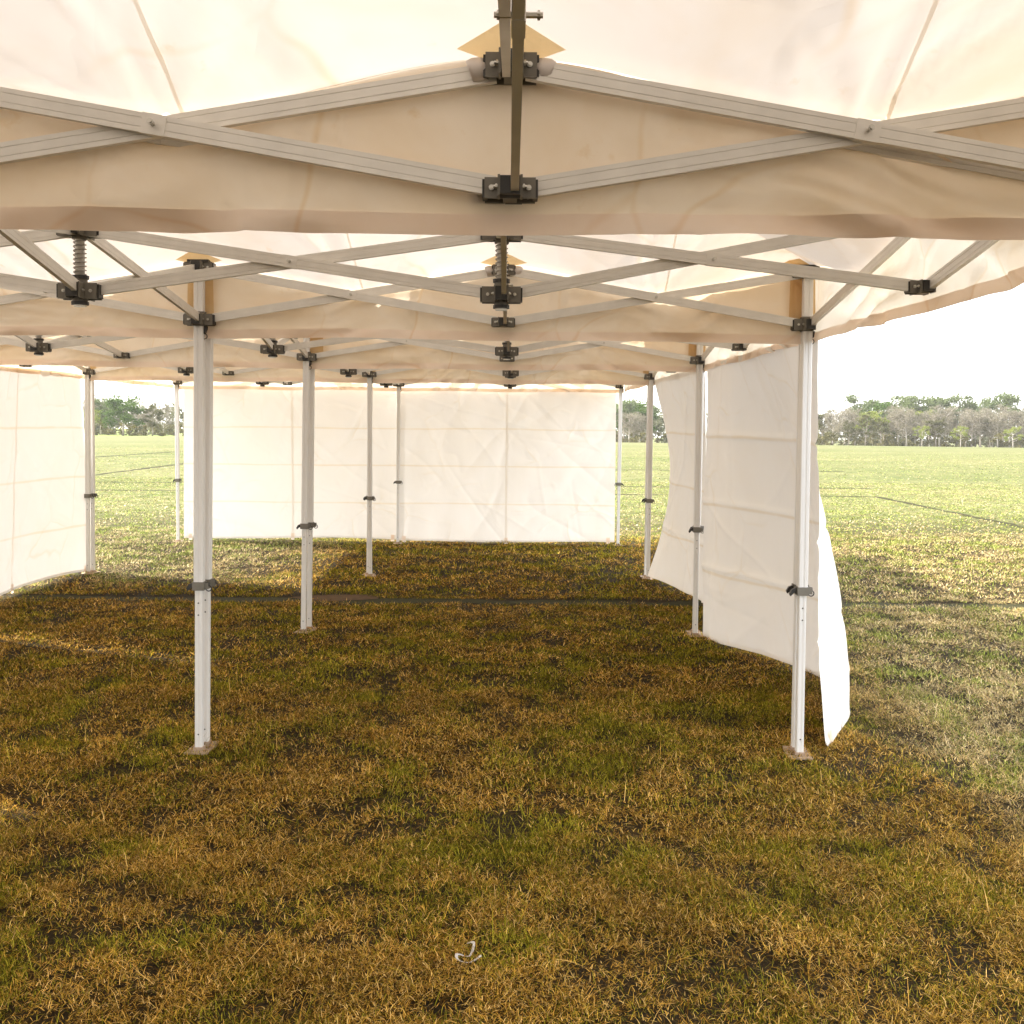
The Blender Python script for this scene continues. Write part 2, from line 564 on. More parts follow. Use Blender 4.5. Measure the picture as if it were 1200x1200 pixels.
# bare earth scuff on the line
def blob(name, cx, cy, rx, ry, mat, label, z, seed=0):
    n = 40
    vs_ = [(cx, cy, z)]
    for k in range(n):
        a = 2 * math.pi * k / n
        r_ = 0.6 + 0.8 * float(fbm(np.array(math.cos(a) * 1.7 + seed + 9), np.array(math.sin(a) * 1.7 + 5)))
        vs_.append((cx + rx * r_ * math.cos(a), cy + ry * r_ * math.sin(a), z))
    fs = [(0, 1 + k, 1 + (k + 1) % n) for k in range(n)]
    return tag(obj(name, MB().add(vs_, fs).mesh(name, mat)), label, 'bare earth', kind='structure')
blob('bare_earth', -1.62, 9.78, 0.40, 0.17, M['soil'], 'dark bare scuffed patch of earth on the field line', 0.008, 1)

# ------------------------------------------------------------------ marquees
ROWS = [2.2, 5.2, 8.2, 11.2, 14.2]
YH = 1.445                      # half depth of one frame
NL, NU = 2.165, 2.42           # lower / upper bracket heights on the sides
HL, HU = 2.125, 2.345          # the same on the hubs
EAVE, PEAK, VALB = 2.452, 3.06, 2.076
EX, EY = 3.045, 1.475           # canopy half sizes

_cache = {}
def bar_mesh(L):
    key = ('bar', round(L, 3))
    if key not in _cache:
        h, t_ = 0.0205, 0.0085
        # ribbed extrusion: two shallow grooves on each face
        side = [(-t_, -h), (t_, -h)]
        prof = []
        for sgn in (1, -1):
            zs = [-h, -0.0105, -0.0095, -0.0085, 0.0085, 0.0095, 0.0105, h]
            offs = [0, 0, -0.0009, 0, 0, -0.0009, 0, 0]
            pts = [(sgn * (t_ + o_), z) for z, o_ in zip(zs, offs)]
            prof += pts if sgn == 1 else pts[::-1]
        _cache[key] = MB().prism(prof, -L / 2, L / 2, 'X').mesh('truss_bar', M['bar'])
    return _cache[key]

def bolt_mesh(L, r=0.0038):
    key = ('bolt', round(L, 4), r)
    if key not in _cache:
        b = MB()
        b.tube([(0, -L / 2, 0), (0, -L / 2 + 0.004, 0)], r * 1.55, 10)
        b.tube([(0, -L / 2 - 0.004, 0), (0, L / 2 + 0.004, 0)], r, 6)
        b.tube([(0, L / 2 - 0.004, 0), (0, L / 2, 0)], r * 1.55, 10)
        _cache[key] = b.mesh('bolt', M['bolt'])
    return _cache[key]

def dirkey(dirs):
    return tuple(sorted((round(d[0]), round(d[1])) for d in dirs))

def bracket_mesh(dirs, style):
    key = ('br', dirkey(dirs), style)
    if key in _cache:
        return _cache[key]
    b = MB()
    hh = 0.056 if style in ('slider', 'hub') else (0.044 if style == 'lower' else 0.052)
    if style == 'slider':
        b.box((0, 0, 0), (0.054, 0.054, 0.064))
        b.box((0, 0, 0.034), (0.060, 0.060, 0.010))
    elif style == 'hub':
        b.tube([(0, 0, -0.036), (0, 0, 0.044)], 0.026, 12)
        b.tube([(0, 0, 0.044), (0, 0, 0.056)], 0.031, 12, 1)
    elif style == 'cap':
        b.box((0, 0, 0), (0.052, 0.052, 0.05))
        b.box((0, 0, 0.031), (0.105, 0.07, 0.012), 1)
    else:
        b.box((0, 0, 0), (0.030, 0.052, hh * 1.0))
    q = 1.0 if style in ('slider', 'hub', 'cap') else 0.78
    for dx, dy in dirkey(dirs):
        rot = Matrix.Rotation(math.atan2(dy, dx), 3, 'Z')
        for s_ in (-1, 1):
            b.box(rot @ Vector((0.041 * q, s_ * 0.0235, 0)), (0.056 * q, 0.005, hh), 0, rot)
        b.box(rot @ Vector((0.033 * q, 0, hh / 2 - 0.002)), (0.04 * q, 0.0415, 0.0045), 0, rot)
        b.box(rot @ Vector((0.068 * q, 0, 0.0)), (0.014 * q, 0.0415, hh * 0.86), 1, rot)
    _cache[key] = b.mesh('bracket', [M['plastic'], M['black']])
    return _cache[key]

def lever_mesh():
    if 'lever' not in _cache:
        b = MB()
        b.prism([(-0.024, 0.0), (0.026, 0.0), (0.022, -0.028), (0.004, -0.044), (-0.006, -0.03)], -0.012, 0.012, 'Y')
        b.tube([(0.012 + 0.013 * math.cos(a), 0, -0.05 + 0.013 * math.sin(a)) for a in np.linspace(0, 2 * math.pi, 13)], 0.0025, 5)
        _cache['lever'] = b.mesh('release_lever', M['black'])
    return _cache['lever']

def tube_profile(w, g):
    """square tube outline with a shallow groove down the middle of each face"""
    h = w / 2
    c = 0.004
    out = []
    for k in range(4):
        rot = k * math.pi / 2
        for u, v in ((h - c, -h), (h, -h + c), (h, -0.006), (h - g, -0.004), (h - g, 0.004), (h, 0.006)):
            out.append((u * math.cos(rot) - v * math.sin(rot), u * math.sin(rot) + v * math.cos(rot)))
    # order the outline by angle so it stays simple
    return sorted(out, key=lambda p: math.atan2(p[1], p[0]))

def leg_parts(root, x, y, inward, ring=True):
    if 'leg' not in _cache:
        _cache['leg'] = MB().prism(tube_profile(0.047, 0.0025), 0.84, 2.445, 'Z').mesh('leg', M['leg'])
        _cache['lower_tube'] = MB().prism(tube_profile(0.037, 0.002), 0.02, 0.84, 'Z').mesh('lower_tube', M['leg'])
        f = MB()
        f.box((0, 0, 0.014), (0.115, 0.115, 0.007))
        f.box((0, 0, 0.026), (0.048, 0.048, 0.020))
        _cache['foot'] = f.mesh('foot_plate', M['foot'])
        c = MB()
        c.box((0, 0, 0.845), (0.058, 0.058, 0.042))
        c.box((0.036, 0, 0.845), (0.022, 0.030, 0.030))
        c.prism([(-0.052, 0.852), (-0.028, 0.862), (-0.028, 0.830), (-0.040, 0.836), (-0.058, 0.818), (-0.064, 0.830)], -0.009, 0.009, 'Y', 1)
        c.tube([(0.046 + 0.014 * math.cos(a), 0, 0.832 + 0.014 * math.sin(a)) for a in np.linspace(0, 2 * math.pi, 13)], 0.003, 5, 1)
        c.tube([(0.026, 0, 0.852), (0.050, 0, 0.852)], 0.011, 10, 1)
        _cache['clip'] = c.mesh('height_clip', [M['plastic'], M['black']])
        _cache['hole'] = MB().tube([(0, -0.0192, 0), (0, 0.0192, 0)], 0.0036, 8).mesh('pin_hole', M['black'])
    leg = obj('leg', _cache['leg'], root, Matrix.Translation((x, y, 0)))
    lean = Matrix.Rotation(R(random.uniform(-0.5, 0.5)), 4, 'X') @ Matrix.Rotation(R(random.uniform(-0.5, 0.5)), 4, 'Y')
    leg.matrix_local = Matrix.Translation((x, y, 2.44)) @ lean @ Matrix.Translation((0, 0, -2.44))
    obj('lower_tube', _cache['lower_tube'], leg)
    obj('foot_plate', _cache['foot'], leg, Matrix.Rotation(R(random.uniform(-14, 14)), 4, 'Z'))
    obj('height_clip', _cache['clip'], leg, Matrix.Rotation(math.pi if x > 0 and random.random() < 0.2 else 0.0, 4, 'Z'))
    for z in (0.10, 0.70, 0.76):
        obj('pin_hole', _cache['hole'], leg, Matrix.Translation((0, 0, z)))
    return leg

def spring_mesh():
    if 'spring' not in _cache:
        pts = []
        turns, n = 8, 8 * 14
        z0, z1 = HL + 0.060, HU - 0.040
        for k in range(n + 1):
            a = 2 * math.pi * turns * k / n
            pts.append((0.021 * math.cos(a), 0.021 * math.sin(a), z0 + (z1 - z0) * k / n))
        _cache['spring'] = MB().tube(pts, 0.0026, 5).mesh('spring', M['spring'], True)
        _cache['mast'] = MB().tube([(0, 0, HL - 0.03), (0, 0, PEAK - 0.035)], 0.0165, 12).mesh('mast', M['bar'], True)
        b = MB()
        b.tube([(0, 0, HL - 0.048), (0, 0, HL - 0.036)], 0.030, 12, 0)
        b.tube([(0, 0, HL - 0.054), (0, 0, HL - 0.048)], 0.022, 12, 1)
        _cache['collar'] = b.mesh('mast_collar', [M['black'], M['bolt']])
        _cache['knob'] = MB().tube([(0, 0, PEAK - 0.04), (0, 0, PEAK - 0.025), (0, 0, PEAK - 0.012)], [0.02, 0.05, 0.03], 12).mesh('mast_top', M['black'])
    return _cache['spring']

def eave_sag(s, half, amp=0.135):
    """drop of the canopy edge between the brackets that carry it (every 1.5 m)"""
    return amp * np.sin(np.pi * (s + half) / 1.5) ** 2 * (np.abs(s) < half + 0.1)

def roof_z(x, y, seed=0.0):
    ex, ey = EX - np.abs(x), EY - np.abs(y)
    e = np.minimum(ex * (EY / (EX - 1.5)), ey)
    s = np.clip(e / EY, 0, 1)
    z = EAVE + (PEAK - EAVE) * s
    long_side = ey < ex
    sag = np.where(long_side, np.sin(np.pi * (x + 3.0) / 1.5) ** 2, np.sin(np.pi * (y + 1.5) / 1.5) ** 2)
    edge = (1 - s) ** 2.2
    z = z - 0.135 * sag * edge - 0.035 * np.sin(np.pi * s) * (0.4 + 0.6 * sag)
    # creases that fan out from where the cloth drops on to the crossed bars
    cx = (np.floor((x + 3.0) / 1.5) + 0.5) * 1.5 - 3.0
    ang = np.arctan2(np.abs(ey) + 0.05, x - cx)
    rad = np.hypot(ey + 0.05, x - cx)
    fan = ridge(ang * 2.6 + cx * 3.1 + seed, rad * 0.7 + seed, 2)
    z = z + 0.016 * np.clip(fan, 0, 1) ** 2 * sag ** 0.6 * np.exp(-rad * 1.1)
    z = z + 0.022 * (fbm(x * 1.7 + seed, y * 1.7 + 4 + seed) - 0.5) * np.clip(4 * s * (1 - s), 0, 1)
    z = z + creases(x, y, -EX, EX, -EY, EY, 46, seed + 0.5, 0.010, 0.030) * np.clip(s * 8, 0.25, 1)
    return z

def canopy(root, seed, near_valance=True):
    nx, ny = 300, 150
    x = np.linspace(-EX, EX, nx); y = np.linspace(-EY, EY, ny)
    X_, Y_ = np.meshgrid(x, y, indexing='ij')
    c = obj('canopy', grid_mesh('canopy', np.stack([X_, Y_, roof_z(X_, Y_, seed)], -1), M['roof']), root)
    # seams sewn down the slopes
    for sx in (-2.25, -0.75, 0.75, 2.25):
        for sy in (-1, 1):
            yy = np.linspace(0.25 if abs(sx) < 1.5 else 0.8, EY - 0.01, 30) * sy
            w = 0.0045
            P = np.stack([np.stack([np.full_like(yy, sx + k * w) + 0.035 * np.abs(yy), yy, roof_z(np.full_like(yy, sx + k * w) + 0.035 * np.abs(yy), yy, seed) - 0.005], -1) for k in (-1, 1)], 0)
            obj('seam', grid_mesh('seam', P, M['seam']), c)
    # hanging valances, each with a hem
    for side in ('far', 'near', 'right', 'left') if near_valance else ('far', 'right', 'left'):
        half = EX if side in ('far', 'near') else EY
        n = int(half * 2 / 0.025)
        u = np.linspace(-half, half, n)
        sd = seed + {'far': 0, 'near': 11, 'right': 23, 'left': 37}[side]
        nodehalf = 3.0 if half > 2 else 1.5
        ex = np.clip(1 - (np.abs(u) - (half - 0.08)) / 0.08, 0, 1)
        rx, ry = {'far': (u, np.full(n, EY)), 'near': (u, np.full(n, -EY)), 'right': (np.full(n, EX), u), 'left': (np.full(n, -EX), u)}[side]
        ztop = roof_z(rx, ry, seed) + 0.001
        sagu = np.sin(np.pi * (u + nodehalf) / 1.5) ** 2
        free = side in ('right', 'left')
        zbot = VALB + 0.010 * (fbm(u * 1.1 + sd, u * 0 + 2.0) - 0.5) - (0.0 if not free else -0.012) + (0.010 * sagu)
        nv = 15
        P = np.zeros((n, nv, 3))
        def off(uu, t_, zt):
            slack = sagu * np.clip(t_, 0, 1)
            w = 0.040 * (fbm(uu * 1.5 + sd, zt * 3.0 + sd) - 0.5) + 0.055 * slack * (fbm(uu * 3.1 + sd * 2 + zt * 4, zt * 5.0) - 0.5)
            w = w + 0.022 * np.clip(ridge(uu * 2.2 + zt * 3.0 + sd, zt * 2.6 - uu + sd, 2), 0, 1) ** 4 * sagu
            w = w + creases(uu, zt * np.ones_like(uu), -half, half, VALB, EAVE, int(9 * half), sd, 0.012, 0.022)
            # slack cloth drops into slanting folds under the crossed bars
            ph_ = (zt - VALB) / 0.17 + 1.6 * (fbm(uu * 1.4 + sd, zt * 2 + 5, 2) - 0.5) * 2 + 0.9 * np.cos(np.pi * (uu + nodehalf) / 1.5)
            w = w + 0.016 * sagu ** 0.7 * np.sin(2 * np.pi * ph_) * (0.25 + 1.1 * fbm(uu * 2.3 + sd * 3, zt * 3, 2))
            return w * np.clip(t_ * 3, 0, 1) * (0.35 + 0.65 * sagu)
        def point(uu, t_, zt, d):
            k = 0.03 * t_ * 0 + d
            o_ = EY + k if side in ('far', 'near') else EX + k
            return {'far': (uu, o_), 'near': (uu, -o_), 'right': (o_, uu), 'left': (-o_, uu)}[side]
        for j in range(nv):
            t_ = j / (nv - 1)
            z = ztop + (zbot - ztop) * t_
            d = np.clip(off(u, t_, z) * 1.6, -0.018, 0.05) + 0.003 + 0.004 * t_
            px, py = point(u, t_, z, d)
            P[:, j, 0], P[:, j, 1], P[:, j, 2] = px, py, z
        v = obj('valance', grid_mesh('valance', P, M['valance']), c)
        H = np.zeros((n, 4, 3))
        for j in range(4):
            t_ = 1 - 0.135 * (1 - j / 3)
            z = ztop + (zbot - ztop) * t_
            z = zbot + 0.044 * (1 - j / 3) - (0.001 if j == 3 else 0)
            tt = (z - ztop) / (zbot - ztop)
            d = np.clip(off(u, tt, z) * 1.6, -0.018, 0.05) + 0.003 + 0.004 * tt - 0.003
            px, py = point(u, tt, z, d)
            H[:, j, 0], H[:, j, 1], H[:, j, 2] = px, py, z
        obj('hem', grid_mesh('hem', H, M['hem']), v)
    # stained reinforcement patches where the brackets carry the cloth
    shape = [(-0.115, 0.045), (-0.052, 0.088), (0.0, 0.128), (0.052, 0.088), (0.115, 0.045), (0.055, 0.008), (-0.055, 0.008)]
    for nx_, ny_, ax in [(x_, y_, 'y') for x_ in (-3, -1.5, 0, 1.5, 3) for y_ in (-1, 1)] + [(-3, 0, 'x'), (3, 0, 'x')]:
        vs_ = []
        for a, e in [(0, 0.06)] + shape:
            if ax == 'y':
                px, py = nx_ + a, ny_ * (EY - e)
                if abs(nx_) == 3:
                    px = nx_ - math.copysign(1, nx_) * 0.03 + a * 0.75 - math.copysign(0.04, nx_)
            else:
                px, py = math.copysign(EX - e, nx_), a
            vs_.append((px, py, float(roof_z(np.array(px), np.array(py), seed)) - 0.007))
        k = len(shape)
        obj('reinforcement_patch', MB().add(vs_, [(0, 1 + i, 1 + (i + 1) % k) for i in range(k)]).mesh('reinforcement_patch', M['patch']), c)
    for lx in (-3, 0, 3):
        for sy in (-1, 1):
            b = MB()
            x0 = lx - math.copysign(0.02, lx) if lx else 0
            for s_ in (-1, 1):
                b.add([(x0 + s_ * 0.028, sy * (EY - 0.016), 2.40), (x0 + s_ * 0.062, sy * (EY - 0.016), 2.39), (x0 + s_ * 0.066, sy * (EY - 0.016), 2.20), (x0 + s_ * 0.030, sy * (EY - 0.016), 2.19)], [(0, 1, 2, 3)])
            b.add([(x0 - 0.028, sy * (EY - 0.0165), 2.40), (x0 + 0.028, sy * (EY - 0.0165), 2.40), (x0 + 0.030, sy * (EY - 0.0165), 2.19), (x0 - 0.030, sy * (EY - 0.0165), 2.19)], [(0, 1, 2, 3)])
            obj('corner_pocket', b.mesh('corner_pocket', M['patch']), c)
    return c

def build_marquee(cx, cy, seed, label, mid_dx={}):
    root = empty('popup_marquee', (-1.5 + cx, cy, 0))
    tag(root, label, 'marquee', 'white folding marquees standing in a row')
    XS = (-3.0, -1.5, 0.0, 1.5, 3.0)
    nodes = {}
    for i, x in enumerate(XS):
        for j, y in enumerate((-YH, 0.0, YH)):
            kind = 'hub' if (j == 1 and 0 < i < 4) else ('leg' if (j != 1 and i in (0, 2, 4)) else 'mid')
            nodes[i, j] = (x + mid_dx.get((i, j), 0.0), y, kind)
    links = []
    for j in (0, 2):
        links += [((i, j), (i + 1, j)) for i in range(4)]
    links += [((0, 0), (0, 1)), ((0, 1), (0, 2)), ((4, 0), (4, 1)), ((4, 1), (4, 2))]
    links += [((i, 1), (i + 1, 1)) for i in range(4)]
    for i in (1, 2, 3):
        links += [((i, 0), (i, 1)), ((i, 1), (i, 2))]
    dirs = {k: [] for k in nodes}
    for a, b in links:
        ax, ay, ak = nodes[a]; bx, by, bk = nodes[b]
        d = Vector((bx - ax, by - ay)); d.normalize()
        dirs[a].append((d.x, d.y)); dirs[b].append((-d.x, -d.y))
        za = (HL, HU) if ak == 'hub' else (NL, NU)
        zb = (HL, HU) if bk == 'hub' else (NL, NU)
        n = Vector((d.y, -d.x, 0))
        for k, (z0, z1) in enumerate(((za[1], zb[0]), (za[0], zb[1]))):
            o_ = n * (0.0098 if k == 0 else -0.0098)
            p0, p1 = Vector((ax, ay, z0)) + o_, Vector((bx, by, z1)) + o_
            dd = (p1 - p0).normalized()
            p0 += dd * 0.034; p1 -= dd * 0.034
            mid = (p0 + p1) / 2
            zc = dd.cross(Vector((n.x, n.y, 0)))
            if zc.z < 0:
                zc = -zc
            yc = zc.cross(dd)
            mt = Matrix(((dd.x, yc.x, zc.x, mid.x), (dd.y, yc.y, zc.y, mid.y), (dd.z, yc.z, zc.z, mid.z), (0, 0, 0, 1)))
            bar = obj('truss_bar', bar_mesh((p1 - p0).length), root, mt)
            if k == 0:
                if 'pivot' not in _cache:
                    _cache['pivot'] = MB().box((0, 0, 0), (0.052, 0.0205, 0.0435)).mesh('pivot_plate', M['bar'])
                obj('pivot_plate', _cache['pivot'], bar)
                obj('bolt', bolt_mesh(0.062, 0.0045), bar)
    for k, (x, y, kind) in nodes.items():
        if kind == 'leg':
            leg_parts(root, x, y, -1)
        if kind == 'hub':
            spring_mesh()
            m_ = obj('mast', _cache['mast'], root, Matrix.Translation((x, y, 0)))
            for nm in ('spring', 'mast_collar', 'mast_top'):
                obj(nm, _cache[{'spring': 'spring', 'mast_collar': 'collar', 'mast_top': 'knob'}[nm]], m_)
        for lvl in (0, 1):
            z = ((HL, HU) if kind == 'hub' else (NL, NU))[lvl]
            style = 'hub' if kind == 'hub' else (('slider', 'cap')[lvl] if kind == 'leg' else ('lower', 'upper')[lvl])
            br = obj('bracket', bracket_mesh(dirs[k], style), root, Matrix.Translation((x, y, z)))
            for dx, dy in dirs[k]:
                a = math.atan2(dy, dx)
                obj('bolt', bolt_mesh(0.062), br, Matrix.Rotation(a, 4, 'Z') @ Matrix.Translation((0.048 if style in ('slider', 'hub', 'cap') else 0.039, 0, 0.0)))
            if style == 'slider':
                sx = 1 if x < 3 else -1
                obj('release_lever', lever_mesh(), br, Matrix.Translation((0.012, 0.0, -0.031)) @ Matrix.Rotation(0 if y > 0 else math.pi, 4, 'Z'))
    # worn clear tape on the upper middle brackets
    for i in (1, 3):
        x, y, _k = nodes[i, 2]
        for s_ in (-1, 1):
            b = MB()
            b.tube([(0, 0, 0), (0.012, 0, -0.002), (0.026, 0, -0.003), (0.034, 0, -0.006)], [0.023, 0.026, 0.0255, 0.023], 8)
            obj('tape_wrap', b.mesh('tape_wrap', M['tape'], True), root, Matrix.Translation((x + s_ * 0.054, y, NU)) @ Matrix.Rotation(0 if s_ > 0 else math.pi, 4, 'Z'))
    canopy(root, seed, cy < 1)       # where two marquees meet only one valance hangs down
    return root

for k, (cx, cy, lb) in enumerate((
        (0.0, 0.79, 'stained white marquee nearest the camera, its crossed bars spanning the top of the picture'),
        (-0.028, 3.74, 'second white marquee from the camera, its far edge on the front pair of legs'),
        (-0.012, 6.72, 'third white marquee from the camera, with the blown-out curtain at its right side'),
        (0.02, 9.70, 'fourth white marquee from the camera, with the glowing curtain on its left side'),
        (0.02, 12.69, 'farthest white marquee of the row, closed off by two curtains at the back'))):
    build_marquee(cx, cy, 3.7 * k + 1.3, lb, {2: {(2, 2): -0.06}, 3: {(2, 0): -0.07}}.get(k, {}))   # two legs stand a little out of line

# ------------------------------------------------------------------ side curtains
def catmull(pts, n):
    pts = np.array(pts, float)
    seg = np.linalg.norm(np.diff(pts, axis=0), axis=1)
    L = np.concatenate([[0], np.cumsum(seg)])
    s = np.linspace(0, L[-1], n)
    m = np.gradient(pts, L, axis=0)
    out = np.zeros((n, pts.shape[1]))
    for i, t_ in enumerate(s):
        k = min(max(np.searchsorted(L, t_) - 1, 0), len(seg) - 1)
        h = L[k + 1] - L[k]
        u = (t_ - L[k]) / h
        out[i] = (2 * u**3 - 3 * u**2 + 1) * pts[k] + (u**3 - 2 * u**2 + u) * h * m[k] + (-2 * u**3 + 3 * u**2) * pts[k + 1] + (u**3 - u**2) * h * m[k + 1]
    return out

def curtain(top, bot, seed, label, ztop=2.13, zbot=0.03, power=2.0, wrinkle=0.02, folds=0.010, midgap=0.0, flutter=0.0, tabs=True, end_power=None):
    end_power = power if end_power is None else end_power
    n, nv = 170, 150
    T, B = catmull(top, n), catmull(bot, n)
    c0 = T.mean(0)
    root = empty('side_curtain', (c0[0], c0[1], 0))
    u = np.linspace(0, 1, n)
    v = np.linspace(0, 1, nv)
    U, V = np.meshgrid(u, v, indexing='ij')
    def surf(U, V, extra=0.0):
        i = U * (n - 1)
        f = lambda A, k: np.interp(i, np.arange(n), A[:, k])
        w = 1 - np.clip(V, 0, 1) ** (power + (end_power - power) * U ** 6)
        x = f(T, 0) * (1 - w) + f(B, 0) * w
        y = f(T, 1) * (1 - w) + f(B, 1) * w
        tx, ty = T[-1] - T[0]
        ln = math.hypot(tx, ty); tx, ty = tx / ln, ty / ln
        nx_, ny_ = ty, -tx
        a = U * 3.0
        hgt = V * 2.1
        d = wrinkle * (fbm(a * 1.3 + seed, hgt * 0.7 + seed) - 0.5) * 2.2
        d = d + wrinkle * 0.8 * (np.clip(ridge(a * 1.9 + hgt * 0.9 + seed * 3, hgt * 0.8 + a * 0.3, 2), 0, 1) ** 3)
        d = d + wrinkle * 0.6 * (np.clip(ridge(a * 1.2 - hgt * 1.4 + seed * 5, hgt * 0.9, 2), 0, 1) ** 4)
        d = d + 0.5 * wrinkle * np.sin(a * 9 + 3 * np.sin(a * 2 + seed) + hgt * 0.6) * (1 - V) * fbm(a + seed, hgt * 0.3)
        for fz in (0.26, 0.50, 0.74):
            dz = V - fz - 0.012 * (fbm(a * 0.8 + seed, a * 0 + fz * 9) - 0.5)
            d = d + folds * np.exp(-np.abs(dz) / 0.010) * (0.4 + 0.6 * fbm(a * 1.1 + seed + fz * 7, a * 0))
        d = d + creases(a, hgt, 0, 3, 0, 2.1, 16, seed, wrinkle * 0.55, 0.022)
        d = d * np.clip(V * 0 + 1, 0, 1) * np.clip((1 - V) * 8 + 0.15, 0, 1)
        d = d + midgap * np.sin(math.pi * V) * np.exp(-U * 5)
        d = d + extra
        z = zbot + (ztop - zbot) * V + (0.012 * np.sin(a * 2.2 + seed) + flutter * U) * (1 - V)
        return np.stack([x + nx_ * d - c0[0], y + ny_ * d - c0[1], z], -1)
    cl = obj('curtain_cloth', grid_mesh('curtain_cloth', surf(U, V), M['wall']), root)
    # the seam sewn down the middle and the hem along the foot
    us = np.linspace(0.5 - 0.004, 0.5 + 0.004, 2)
    for e in (-0.003,):
        Us, Vs = np.meshgrid(us, v, indexing='ij')
        obj('seam', grid_mesh('seam', surf(Us, Vs, e), M['wallseam']), cl)
    Uh, Vh = np.meshgrid(u, np.linspace(0, 0.013, 2), indexing='ij')
    obj('hem', grid_mesh('hem', surf(Uh, Vh, -0.003), M['wall']), cl)
    if tabs:
        for tu in (0.03, 0.5, 0.97):
            Ut, Vt = np.meshgrid(np.linspace(tu - 0.008, tu + 0.008, 2), np.linspace(-0.012, 0.03, 4), indexing='ij')
            obj('peg_tab', grid_mesh('peg_tab', surf(Ut, Vt, -0.006), M['hem']), cl)
    tag(root, label, 'curtain', 'white side curtains tied to the marquees')
    return root

XR, XL = 1.545, -4.545
curtain([(1.47, 14.25), (-1.50, 14.25)], [(1.47, 14.25), (0.6, 14.30), (-0.5, 14.32), (-1.50, 14.25)], 1.0,
        'wrinkled white curtain across the back, right of the two far curtains', zbot=0.03, wrinkle=0.014, folds=0.003)
curtain([(-1.49, 14.29), (-4.42, 14.25)], [(-1.48, 14.29), (-2.4, 14.34), (-3.6, 14.36), (-4.42, 14.25)], 6.0,
        'smooth white curtain across the back, left of the two far curtains', zbot=0.05, wrinkle=0.012, folds=0.003)
curtain([(XL, 11.12), (XL, 8.32)], [(XL + 0.06, 11.22), (XL - 0.03, 10.9), (XL - 0.10, 10.0), (XL - 0.02, 8.34)], 12.0,
        'glowing white curtain along the left side, cut by the left edge of the picture', zbot=0.04, wrinkle=0.012, folds=0.004, power=1.6)
curtain([(XR, 8.14), (XR, 5.24)], [(1.53, 8.12), (1.62, 7.80), (1.84, 7.35), (2.00, 6.90), (2.08, 6.40), (1.99, 6.0), (1.66, 5.33)], 18.0,
        'white curtain on the right side blown outwards, its loose corner beside the front right leg', zbot=0.025, wrinkle=0.016, folds=0.024, power=2.0, end_power=0.42)
curtain([(XR, 11.12), (XR, 8.26)], [(1.52, 11.12), (1.66, 10.5), (1.84, 9.6), (1.88, 9.0), (1.80, 8.6), (1.60, 8.32)], 26.0,
        'white curtain on the right side farther back, bulging behind the second right leg', zbot=0.03, wrinkle=0.018, folds=0.012, power=1.8, midgap=-0.20)
curtain([(XL, 8.06), (XL, 5.42)], [(XL, 8.06), (XL - 0.04, 6.6), (XL, 5.42)], 31.0,
        'white curtain on the left side just outside the left edge of the picture', zbot=0.03, wrinkle=0.012)
curtain([(XL, 4.80), (XL, 2.25)], [(XL, 4.80), (XL - 0.04, 3.6), (XL, 2.25)], 37.0,
        'white curtain on the left side nearest the camera, outside the picture', zbot=0.03, wrinkle=0.012)

# ------------------------------------------------------------------ ribbon on the grass
b = MB()
pts = catmull([(-0.004, 0.070), (0.016, 0.058), (0.0165, 0.020), (0.004, -0.006), (-0.0135, -0.018), (-0.038, -0.030), (-0.037, -0.050), (0.004, -0.050), (0.05, -0.036)], 60)
zz = [0.034 + 0.010 * math.sin(k * 0.23) for k in range(60)]
V_, F_ = [], []
for k in range(60):
    p = pts[k]; q = pts[min(k + 1, 59)] - pts[max(k - 1, 0)]
    q = q / np.linalg.norm(q)
    nx_, ny_ = -q[1], q[0]
    tw = 0.35 * math.sin(k * 0.11)
    w = 0.0055
    for s_ in (-1, 1):
        for th in (-0.0007, 0.0007):
            V_.append((p[0] + s_ * nx_ * w * math.cos(tw), p[1] + s_ * ny_ * w * math.cos(tw), zz[k] + s_ * w * math.sin(tw) + th))
for k in range(59):
    a = k * 4
    for i, j in ((0, 1), (1, 3), (3, 2), (2, 0)):
        F_.append((a + i, a + j, a + 4 + j, a + 4 + i))
b.add(V_, F_)
rib = obj('ribbon', b.mesh('ribbon', M['ribbon'], True), None, Matrix.Translation((-0.110, 3.17, 0.008)) @ Matrix.Scale(0.85, 4))
tag(rib, 'small curled white ribbon lying on the grass in the foreground', 'ribbon')

# ------------------------------------------------------------------ grass
def tri_mesh(name, co, tris, mat, tint=None, rnd=None):
    me = bpy.data.meshes.new(name)
    nv, nf = len(co), len(tris)
    me.vertices.add(nv)
    me.vertices.foreach_set('co', co.astype(np.float32).ravel())
    me.loops.add(nf * 3)
    me.loops.foreach_set('vertex_index', tris.astype(np.int32).ravel())
    me.polygons.add(nf)
    me.polygons.foreach_set('loop_start', np.arange(0, nf * 3, 3, dtype=np.int32))
    me.polygons.foreach_set('loop_total', np.full(nf, 3, dtype=np.int32))
    me.materials.append(mat)
    if tint is not None:
        a = me.attributes.new('tint', 'FLOAT_COLOR', 'POINT')
        a.data.foreach_set('color', np.concatenate([tint, np.ones((nv, 1))], 1).astype(np.float32).ravel())
    if rnd is not None:
        a = me.attributes.new('rnd', 'FLOAT', 'POINT')
        a.data.foreach_set('value', rnd.astype(np.float32))
    me.update(calc_edges=True)
    return me

